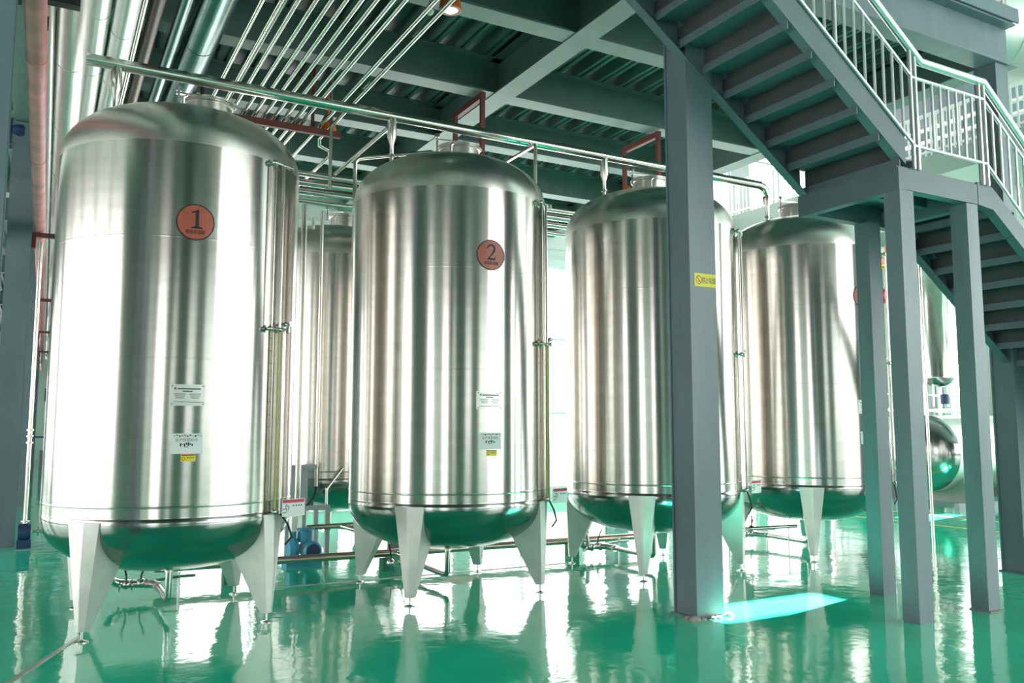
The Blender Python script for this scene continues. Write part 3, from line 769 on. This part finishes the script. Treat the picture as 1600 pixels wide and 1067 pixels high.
# railing
HR = [(xt, 4.54+SL*1.02*(6.27-xt)), (6.27, 4.54), (7.14, 4.54), (9.9, 4.54-.80*2.76)]
yr = YN-.01
rl = mk('handrail', MB().tube([(p[0], yr, p[1]) for p in HR], .034, 16), 'rail', stair)
def zr(x, z0, zl, x0=6.15, x1=7.12):
    return zl+SL*1.02*(x0-x) if x < x0 else (zl if x <= x1 else zl-.80*(x-x1))
for zl, nm, r in ((4.385, 'mid_rail', .014), (3.80, 'bottom_rail', .014)):
    pts = [(xt, yr, zr(xt, 0, zl)), (6.15, yr, zl), (7.12, yr, zl), (9.8, yr, zr(9.8, 0, zl))]
    mk(nm, MB().tube(pts, r, 10), 'rail', rl)
for xp in (3.4, 4.33, 5.24, 6.13, 6.19, 7.06, 7.13, 8.02, 8.95):
    zb = 3.60 if 6.1 < xp < 7.2 else (3.66+SL*(6.1-xp)+.2 if xp < 6.1 else 3.6-.72*(xp-7.2))
    mk('rail_post', MB().cyl((xp, yr, zb), (xp, yr, zr(xp, 0, 4.54, 6.27, 7.14)), .017, 10), 'rail', rl)
xs = []
for a, b, n in ((3.4, 4.33, 7), (4.33, 5.24, 7), (5.24, 6.13, 7), (6.19, 7.06, 7), (7.13, 8.02, 7), (8.02, 8.95, 7)):
    xs += [a+(b-a)*(i+1)/(n+1) for i in range(n)]
for x in xs:
    mk('baluster', MB().cyl((x, yr, zr(x, 0, 3.80)), (x, yr, zr(x, 0, 4.385)), .012, 8), 'rail', rl)

# upper-floor railing on the deck edge
ur = thing('upper_railing', (8.0, 5.2, 6.14), 'stainless railing on the upper floor edge at the top right', 'railing')
mk('top_rail', MB().tube([(5, 5.2, 7.1), (9.1, 5.2, 7.1)], .025, 10), 'rail', ur)
mk('bottom_rail', MB().tube([(5, 5.2, 6.3), (9.1, 5.2, 6.3)], .014, 10), 'rail', ur)
for i in range(34):
    x = 9.1-.12*i; mk('baluster', MB().cyl((x, 5.2, 6.14), (x, 5.2, 7.1), .018 if i % 8 == 0 else .009, 8), 'rail', ur)

# ================================================================ FAR HALL
pf = thing('mezzanine', (15.5, 9, 6.2), 'distant pale mezzanine floor seen past the end of the deck', 'mezzanine')
mk('floor_slab', MB().box(14, 17, 4, 14.9, 6.3, 6.42), 'wall_panel', pf, smooth=False)
mk('edge_beam', MB().box(13.95, 14.05, 4, 14.9, 6.05, 6.45), 'wall_panel', pf, smooth=False)
for y in (4.5, 9.6, 14.6):
    mk('mezzanine_post', MB().box(16.6, 16.85, y-.12, y+.12, 0, 6.3), 'wall_panel', pf, smooth=False)
wr = thing('mezzanine_railing', (14, 9, 6.42), 'white railing along the distant mezzanine', 'railing')
mk('top_rail', MB().box(13.97, 14.03, 4, 14.9, 7.2, 7.26), 'rail_white', wr, smooth=False)
mk('bottom_rail', MB().box(13.98, 14.02, 4, 14.9, 6.52, 6.56), 'rail_white', wr, smooth=False)
for i in range(96):
    y = 4.1+i*.1135; w = .03 if i % 9 == 0 else .014
    mk('baluster', MB().box(14-w, 14+w, y-w, y+w, 6.45, 7.2), 'rail_white', wr, smooth=False)
# big clad duct high up on the right
du = thing('ventilation_duct', (13, 8, 8), 'huge shiny clad duct hanging in the top right corner', 'duct')
DA, DB = Vector((13, 8, 8.05)), Vector((20, 6, 8.05)); DD = (DB-DA).normalized()
mk('duct_body', MB().tube([DA, DB], .8, 32), 'clad', du)
for i in range(6):
    a = DA.lerp(DB, .06+i*.17); mk('duct_seam', MB().tube([a, a+DD*.05], .815, 32), 'clad', du)
for q in (.1, .7):
    a = DA.lerp(DB, q); mk('duct_hanger', MB().cyl((a.x, a.y, 8.8), (a.x, a.y, 12.0), .02, 8), 'fitting', du)
pr = thing('plant_room', (24, 13, 6.5), 'dark grey block on an upper level at the far right, behind the stair railing', 'building block')
mk('plant_room_body', MB().box(18.5, 30.9, 11.6, 14.9, 6.6, 11.9), 'stair', pr, smooth=False)
mk('plant_room_floor', MB().box(18.3, 30.95, 11.4, 14.9, 6.4, 6.59), 'wall_panel', pr, smooth=False)
for x_ in (19, 25, 30): mk('plant_room_post', MB().box(x_, x_+.25, 11.6, 11.85, 0, 6.4), 'wall_panel', pr, smooth=False)
for k, (z_, w_) in enumerate(((7.4, 'lowest'), (8.3, 'second'), (8.6, 'third'), (9.9, 'topmost'))):
    single('service_pipe', MB().tube([(18.2, 15-.3, z_), (18.2, 9, z_), (18.2, 8.4, z_+.2)], (.09, .06, .06, .12)[k], 12), 'clad', '%s of four bright service pipes across the dark upper block at far right' % w_, 'pipe', 'bright pipes across the upper block')

# siding panels and services on the far right wall
sp = MB()
for i in range(14): sp.box(17.75+i*.34, 18.05+i*.34, 14.96, 14.999, 0.0, 6.2)
struct('trim_1', sp, 'wall_panel', smooth=False)
struct('trim_2', MB().box(X0+.02, 31, 14.95, 14.999, 5.05, 5.12).box(.95, 17.6, 14.95, 14.999, 5.25, 5.28), 'frame', smooth=False)
for k, z in enumerate((2.30, 1.92, 1.72)):
    single('wall_pipe', MB().tube([(12.5, 13.4, z), (26, 13.4, z)], (.03, .055, .045)[k], 12), 'pipe' if k != 1 else 'clad', '%s level pipe along the far right wall behind the vessels' % ('top', 'middle', 'bottom')[k], 'pipe', 'level pipes on the far right wall')
for k, x in enumerate((14.8, 15.4, 19.4, 20.6)):
    single('pipe_stand', MB().box(x-.03, x+.03, 13.37, 13.45, 0, 2.33), 'frame_grey', 'grey post holding up the level pipes by the far right wall', 'stand', 'posts under the far level pipes', smooth=False)
pipe1('riser_pipe', [(11.3, 7.9, 0), (11.3, 7.9, 4.35), (11.2, 7.8, 4.42)], .02, 'thin upright pipe between the first and second stair columns')
for i, x in enumerate((18.5, 19.15)):
    pipe1('riser_pipe', [(x, 13.4, 2.3), (x, 13.4, 6.3)], .03, 'upright pipe on the far wall below the orange alarms', 'clad', group='upright pipes under the orange alarms')
for i, x in enumerate((18.3, 18.98)):
    o = thing('alarm_horn', (x, 13.7, 5.75), '%s of two orange horn lamps on the far wall' % ('left', 'right')[i], 'alarm')
    mk('horn_shade', MB().lathe([(.23, 5.52), (.17, 5.66), (.10, 5.72), (.10, 5.86), (.04, 5.9), (.02, 6.05)], (x, 13.7, 0), 18), 'orange', o)
    mk('horn_rim', MB().lathe([(.235, 5.49), (.24, 5.53), (.2, 5.53), (.2, 5.49), (.235, 5.49)], (x, 13.7, 0), 18), 'yellow', o)
sb = thing('wall_sign', (18.6, 14.93, 4.9), 'row of small red square notices on the far wall', 'sign')
for i, x in enumerate((17.95, 18.5, 18.85, 19.55)):
    mk('notice_square', MB().box(x, x+.26, 14.92, 14.95, 4.85, 5.12), 'redprint', sb, smooth=False)
rb = single('fire_bell', MB().lathe([(0, -.08), (.13, -.07), (.19, 0), (.1, .05), (0, .06)], (19.75, 14.9, 5.05), 20, axis='y'), 'red', 'round red bell on the far wall below the orange alarms', 'bell')
# fire point sign
fs = thing('fire_sign', (18.2, 12.9, 1.45), 'red sign with white characters behind the horizontal vessels', 'sign')
mk('sign_board', MB().box(17.45, 18.55, 14.90, 14.94, 1.35, 1.92), 'red', fs, smooth=False)
mk('sign_lettering', text_mb('消防栓', .3, lambda x, y: (18.0+x*1.15, 14.893, 1.72+y)), 'white', fs, smooth=False)
mk('sign_lettering', text_mb('火警119', .15, lambda x, y: (18.0+x*1.25, 14.893, 1.45+y)), 'white', fs, smooth=False)
hb = thing('hydrant_box', (17.6, 14.8, 0), 'red-framed yellow and green fire point cabinet low on the far wall', 'cabinet')
mk('cabinet_body', MB().box(16.95, 18.0, 14.6, 14.89, .05, .62), 'red', hb, smooth=False)
mk('cabinet_door', MB().box(17.0, 17.95, 14.57, 14.6, .1, .57), 'yellow', hb, smooth=False)

# horizontal vessels
def vessel(y, x, label, r=.72):
    v = thing('horizontal_vessel', (x+1.5, y, 0), label, 'tank', 'horizontal stainless vessels')
    zc = 1.02
    pr = [(0, 0)]+[(r*math.sin(PI/2*i/14), .34*(1-math.cos(PI/2*i/14))) for i in range(1, 15)]
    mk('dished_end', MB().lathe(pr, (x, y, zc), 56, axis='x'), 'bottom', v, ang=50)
    mk('vessel_body', MB().lathe([(r, .34), (r+.004, .36), (r, .38), (r, 3.2), (0, 3.5)], (x, y, zc), 56, axis='x'), 'clad', v, ang=50)
    for xs_ in (.7, 2.6):
        mk('saddle', MB().prism([(y-.62, .12), (y+.62, .12), (y+.55, .75), (y+.4, .45), (y, .31), (y-.4, .45), (y-.55, .75)], 'x', x+xs_-.1, x+xs_+.1), 'taupe', v, smooth=False)
    mk('base_frame', MB().box(x+.3, x+3.1, y-.66, y-.56, .0, .12).box(x+.3, x+3.1, y+.56, y+.66, 0, .12), 'frame_grey', v, smooth=False)
    return v
vessel(10.35, 14.35, 'mirror-bright horizontal vessel with a dished end, between the stair columns')
vessel(12.6, 15.2, 'horizontal vessel behind and left of the mirror-bright one')
# hanging vertical vessel
hv = thing('vertical_vessel', (16.75, 11.4, 0), 'slim upright vessel with rounded green-reflecting base, above the horizontal vessels', 'tank')
x, y = 16.75, 11.4
mk('vessel_body', MB().lathe([(.31, 2.55), (.312, 2.56), (.31, 2.57), (.31, 5.2), (.2, 5.35), (0, 5.42)], (x, y, 0), 48), 'pipe', hv, ang=50)
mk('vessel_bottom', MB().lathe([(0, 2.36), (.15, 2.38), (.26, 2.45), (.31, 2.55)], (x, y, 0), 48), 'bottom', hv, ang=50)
mk('side_nozzle', MB().tube([(x+.3, y, 3.0), (x+.55, y, 3.0)], .03, 10).tube([(x+.2, y, 2.45), (x+.45, y, 2.5), (x+.5, y, 2.7)], .05, 10), 'fitting', hv)
for a in (-.2, .05, .3): mk('leg', MB().cyl((x+a, y, 2.42), (x+a, y, 1.95), .02, 8), 'fitting', hv)
for dx, dy in ((-.2, 0), (.3, 0)): mk('leg', MB().cyl((x+dx, y+.2, 0), (x+dx, y+.2, 2.42), .03, 8), 'fitting', hv)
mk('pump', MB().lathe([(0, 2.0), (.09, 2.0), (.09, 2.2), (0, 2.22)], (x+.1, y-.05, 0), 14), 'darkblue', hv)

# floor lines
for x, lab in ((12.15, 'nearer'), (13.45, 'farther')):
    single('floor_line', MB().box(x-.04, x+.04, 6.5, 14.5, .0005, .003), 'yelline', '%s of two thin yellow lines painted on the floor at right' % lab, 'floor marking', 'yellow floor lines', smooth=False)
def strip(name, p, q, w=.02, h=.006, y=0):
    struct(name, MB().bar((p[0], p[1], h/2+.0005), (q[0], q[1], h/2+.0005), w, h), 'trimline', smooth=False)
strip('trim_3', (-.5, 4.95), (.31, 7.0), .03)
strip('trim_4', (1.75, 8.2), (5.2, 8.1), .018)
strip('trim_5', (-.25, 12.2), (.8, 12.3), .03)
struct('trim_6', MB().box(2.5, 9.3, 5.14, 5.163, 5.98, 6.14), 'steel_paint', smooth=False)

# ================================================================ FLOOR PIPES, PUMPS
hp = thing('floor_header', (4, 8.7, 0), 'long copper-toned pipe near the floor behind the front tanks', 'pipe')
mk('pipe_run', MB().tube([(1.0, 8.86, .16), (3.4, 8.70, .165), (6.6, 8.52, .17)], .04, 14), 'pipe_warm', hp)
for x in (1.65, 3.25, 5.55): mk('pipe_stand', MB().box(x-.06, x+.06, 8.62-.02*x, 8.75-.02*x, 0, .125), 'greenstand', hp, smooth=False)
hp2 = thing('floor_header', (3, 9.6, 0), 'second pipe near the floor further behind, beside the blue pump', 'pipe')
mk('pipe_run', MB().tube([(2.7, 9.75, .36), (3.9, 9.75, .36)], .03, 12), 'pipe_warm', hp2)
mk('pipe_run', MB().tube([(3.1, 9.75, .36), (3.7, 9.0, .17)], .028, 12), 'pipe', hp2)
mk('pipe_stand', MB().box(3.7, 3.85, 9.68, 9.8, 0, .33), 'taupe', hp2, smooth=False)
for i, x in enumerate(TX):
    vs = thing('valve_set', (x, 8.17, 0), 'cluster of steel valves and elbows on the floor behind the outlet of tank %s' % ('one', 'two', 'three', 'four')[i], 'valves', 'outlet valve clusters')
    y = 8.17
    z = .115
    if i in (0, 2, 3):
        w = MB().tube([(x, y, z), (x-.02, y+.12, z), (x-.1, y+.16, z)], .036, 12)
        w.tube([(x-.1, y+.16, z), (x-.3, y+.16, z+.02), (x-.36, y+.14, z+.05), (x-.38, y+.1, z+.08)], .036, 12)
        mk('elbow_pipe', w, 'fitting', vs)
        for dx in (-.08, -.2, -.3): mk('clamp', MB().tube([(x+dx, y+.16, z), (x+dx+.012, y+.16, z)], .048, 14), 'fitting', vs)
        mk('clamp', MB().tube([(x, y-.04, z), (x, y-.03, z)], .042, 14), 'fitting', vs)
    else:
        mk('elbow_pipe', MB().tube([(x, y, z), (x-.0, y+.4, z+.03), (x-.05, y+.46, z+.05)], .026, 12), 'fitting', vs)
    for dx, a in ((-.12, .2), (-.24, -.15)):
        hd = MB(); hd.cyl((x+dx, y+.14, z+.03), (x+dx, y+.14, z+.08), .008, 8); hd.bar((x+dx, y+.14, z+.08), (x+dx+a*.2, y+.12, z+.20), .014, .006, (0, 1, 0))
        vb = mk('valve_body', MB().sphere((x+dx, y+.15, z+.01), .044, 12), 'fitting', vs)
        mk('valve_handle', hd, 'rubber', vb)
    if i in (0, 2, 3):
        mk('support_rod', MB().cyl((x+.2, y+.16, 0), (x+.2, y+.16, .2), .012, 8).tube([(x, y+.16, z+.02), (x+.2, y+.16, z+.04), (x+.34, y+.16, z+.04)], .014, 8), 'fitting', vs)
# arch bypass near tank three, run between tanks three and four
pipe1('bypass_pipe', [(5.42, 8.3, .13), (5.42, 8.3, .27), (5.45, 8.3, .31), (5.55, 8.3, .31), (5.58, 8.3, .27), (5.60, 8.3, .13)], .024, 'arched steel bypass pipe just left of the outlet of tank three', 'fitting')
br = thing('valve_line', (7.5, 7.75, 0), 'short level pipe with two upright lever valves between tanks three and four', 'pipe')
mk('pipe_run', MB().tube([(7.18, 7.69, .29), (8.25, 7.62, .285)], .022, 12), 'fitting', br)
for x in (7.43, 7.56):
    mk('lever', MB().bar((x, 7.69, .30), (x+.015, 7.69, .45), .014, .006, (0, 1, 0)).sphere((x, 7.69, .29), .035, 10), 'rubber', br)
mk('support_rod', MB().cyl((7.2, 7.69, 0), (7.2, 7.69, .29), .010, 8), 'fitting', br)
mk('support_rod', MB().cyl((8.12, 7.63, 0), (8.12, 7.63, .28), .008, 8), 'fitting', br)

# blue pump with stand
pp = thing('pump', (2.62, 9.45, 0), 'bright blue electric pump on the floor between tanks one and two', 'pump')
px, py = 2.63, 9.45
mk('motor', MB().lathe([(0, -.16), (.085, -.16), (.1, -.14), (.1, .1), (.07, .12), (0, .12)], (px+.02, py-.02, .16), 24, axis='y'), 'blue', pp)
mk('fan_cover', MB().lathe([(0, -.175), (.06, -.172), (.075, -.162)], (px+.02, py-.02, .16), 20, axis='y'), 'darkblue', pp)
mk('terminal_box', MB().lathe([(.0, .24), (.085, .24), (.085, .36), (.1, .365), (.1, .385), (0, .385)], (px-.02, py+.03, 0), 20), 'blue', pp)
mk('volute', MB().lathe([(0, -.05), (.12, -.05), (.14, 0), (.12, .05), (0, .05)], (px-.16, py+.02, .16), 24, axis='x').cyl((px-.16, py, .25), (px-.16, py, .36), .035, 12), 'blue', pp)
mk('pump_base', MB().box(px-.25, px+.14, py-.1, py+.12, 0, .055), 'blue', pp, smooth=False)
pfm = thing('support_table', (2.75, 9.9, 0), 'grey square-tube frame standing over the blue pump', 'frame')
mk('top_frame', MB().box(2.25, 2.98, 9.78, 9.83, .55, .60).box(2.93, 2.98, 9.83, 10.3, .55, .60), 'frame_pale', pfm, smooth=False)
for a, b_ in ((2.93, 9.78), (2.25, 9.78), (2.93, 10.25)): mk('frame_leg', MB().box(a, a+.05, b_, b_+.05, 0, .55), 'frame_pale', pfm, smooth=False)
bx = thing('control_cabinet', (2.75, 10.9, 0), 'pale box cabinet behind the pump frame, under the rear tank', 'cabinet')
mk('cabinet_body', MB().box(2.52, 2.76, 9.95, 10.2, .62, 1.02), 'frame_pale', bx, smooth=False)
mk('cabinet_top', MB().box(2.50, 2.86, 9.92, 10.2, 1.02, 1.06), 'frame_pale', bx, smooth=False)
for a in (2.52, 2.72): mk('cabinet_leg', MB().box(a, a+.04, 10.0, 10.04, 0, .62), 'frame_pale', bx, smooth=False)
# small pump and riser by the left column
lp = thing('pump', (-.13, 12.3, 0), 'small dark blue pump at the foot of the broad left column', 'pump')
mk('pump_body', MB().lathe([(0, -.07), (.09, -.07), (.11, 0), (.09, .07), (0, .07)], (-.14, 12.4, .2), 20, axis='x').box(-.22, -.06, 12.34, 12.46, 0, .1), 'darkblue', lp)
mk('discharge', MB().cyl((-.05, 12.4, .2), (.28, 12.4, .2), .022, 10).cyl((0, 12.4, .2), (.02, 12.4, .2), .06, 12), 'fitting', lp)
rp = thing('riser_pipe', (-.13, 12.4, .3), 'upright stainless pipe with clamps beside the broad left column', 'pipe')
mk('pipe_run', MB().cyl((-.14, 12.4, .3), (-.14, 12.4, 3.9), .026, 12), 'pipe', rp)
mk('clamp', MB().cyl((-.14, 12.4, .32), (-.14, 12.4, .34), .055, 12).cyl((-.14, 12.4, 1.30), (-.14, 12.4, 1.32), .045, 12).cyl((-.14, 12.4, 1.38), (-.14, 12.4, 1.40), .045, 12).cyl((-.14, 12.4, 1.46), (-.14, 12.4, 1.48), .045, 12), 'fitting', rp)
mk('valve_handle', MB().box(-.1, .06, 12.38, 12.41, 1.37, 1.39), 'darkblue', rp, smooth=False)
# machinery at the far end of the corridor
fm = thing('filling_machine', (.25, 30, 0), 'distant dark machine with white uprights at the end of the left corridor', 'machine')
mk('machine_base', MB().box(-.05, .7, 29.6, 30.4, 0, .8), 'steel_paint', fm, smooth=False)
mk('machine_top', MB().box(0, .7, 29.7, 30.3, 2.3, 2.7), 'darkblue', fm, smooth=False)
for a in (.02, .2, .4): mk('machine_upright', MB().box(a, a+.07, 29.7, 29.78, .8, 2.3), 'rail_white', fm, smooth=False)
vm = thing('blue_valve', (-.3, 12.0, 4.6), 'small blue valve high up behind the pink pipe', 'valve')
mk('valve_body', MB().lathe([(0, -.05), (.045, -.05), (.06, 0), (.045, .05), (0, .05)], (-.34, 9.2, 4.35), 16, axis='x').cyl((-.42, 9.2, 4.2), (-.42, 9.2, 4.45), .025, 10), 'darkblue', vm)
mk('valve_pipe', MB().cyl((-8, 9.2, 4.4), (-.3, 9.2, 4.4), .015, 8), 'pipe', vm)

# ================================================================ LIGHT, CAMERA
w = bpy.data.worlds.new('sky'); scene.world = w; w.use_nodes = True
bg = w.node_tree.nodes['Background']; bg.inputs['Color'].default_value = (1, .98, .96, 1); bg.inputs['Strength'].default_value = 1.5
sl = bpy.data.lights.new('sun', 'SUN'); sl.energy = 80; sl.angle = math.radians(.5); sl.color = (1, .98, .94)
so = link(bpy.data.objects.new('sun', sl)); so.rotation_euler = SUN.to_track_quat('Z', 'Y').to_euler(); so.location = (20, 5, 14)

F, HH = 1319., 1.5
pit = math.atan(134.5/F); yaw = math.atan((800-67)/F*math.cos(pit))
cam = bpy.data.cameras.new('camera'); cam.sensor_width = 36; cam.lens = F*36/1600; cam.clip_start = .05; cam.clip_end = 200
co = link(bpy.data.objects.new('camera', cam)); co.location = (0, 0, HH)
co.rotation_euler = (PI/2+pit, 0, -yaw)
scene.camera = co
vs = scene.view_settings
vs.view_transform = 'Standard'; vs.look = 'None'; vs.gamma = 1; vs.exposure = .42; vs.use_curve_mapping = False
cy = scene.cycles
cy.use_denoising = True; cy.max_bounces = 10; cy.diffuse_bounces = 4; cy.glossy_bounces = 6; cy.sample_clamp_indirect = 8; cy.caustics_reflective = True
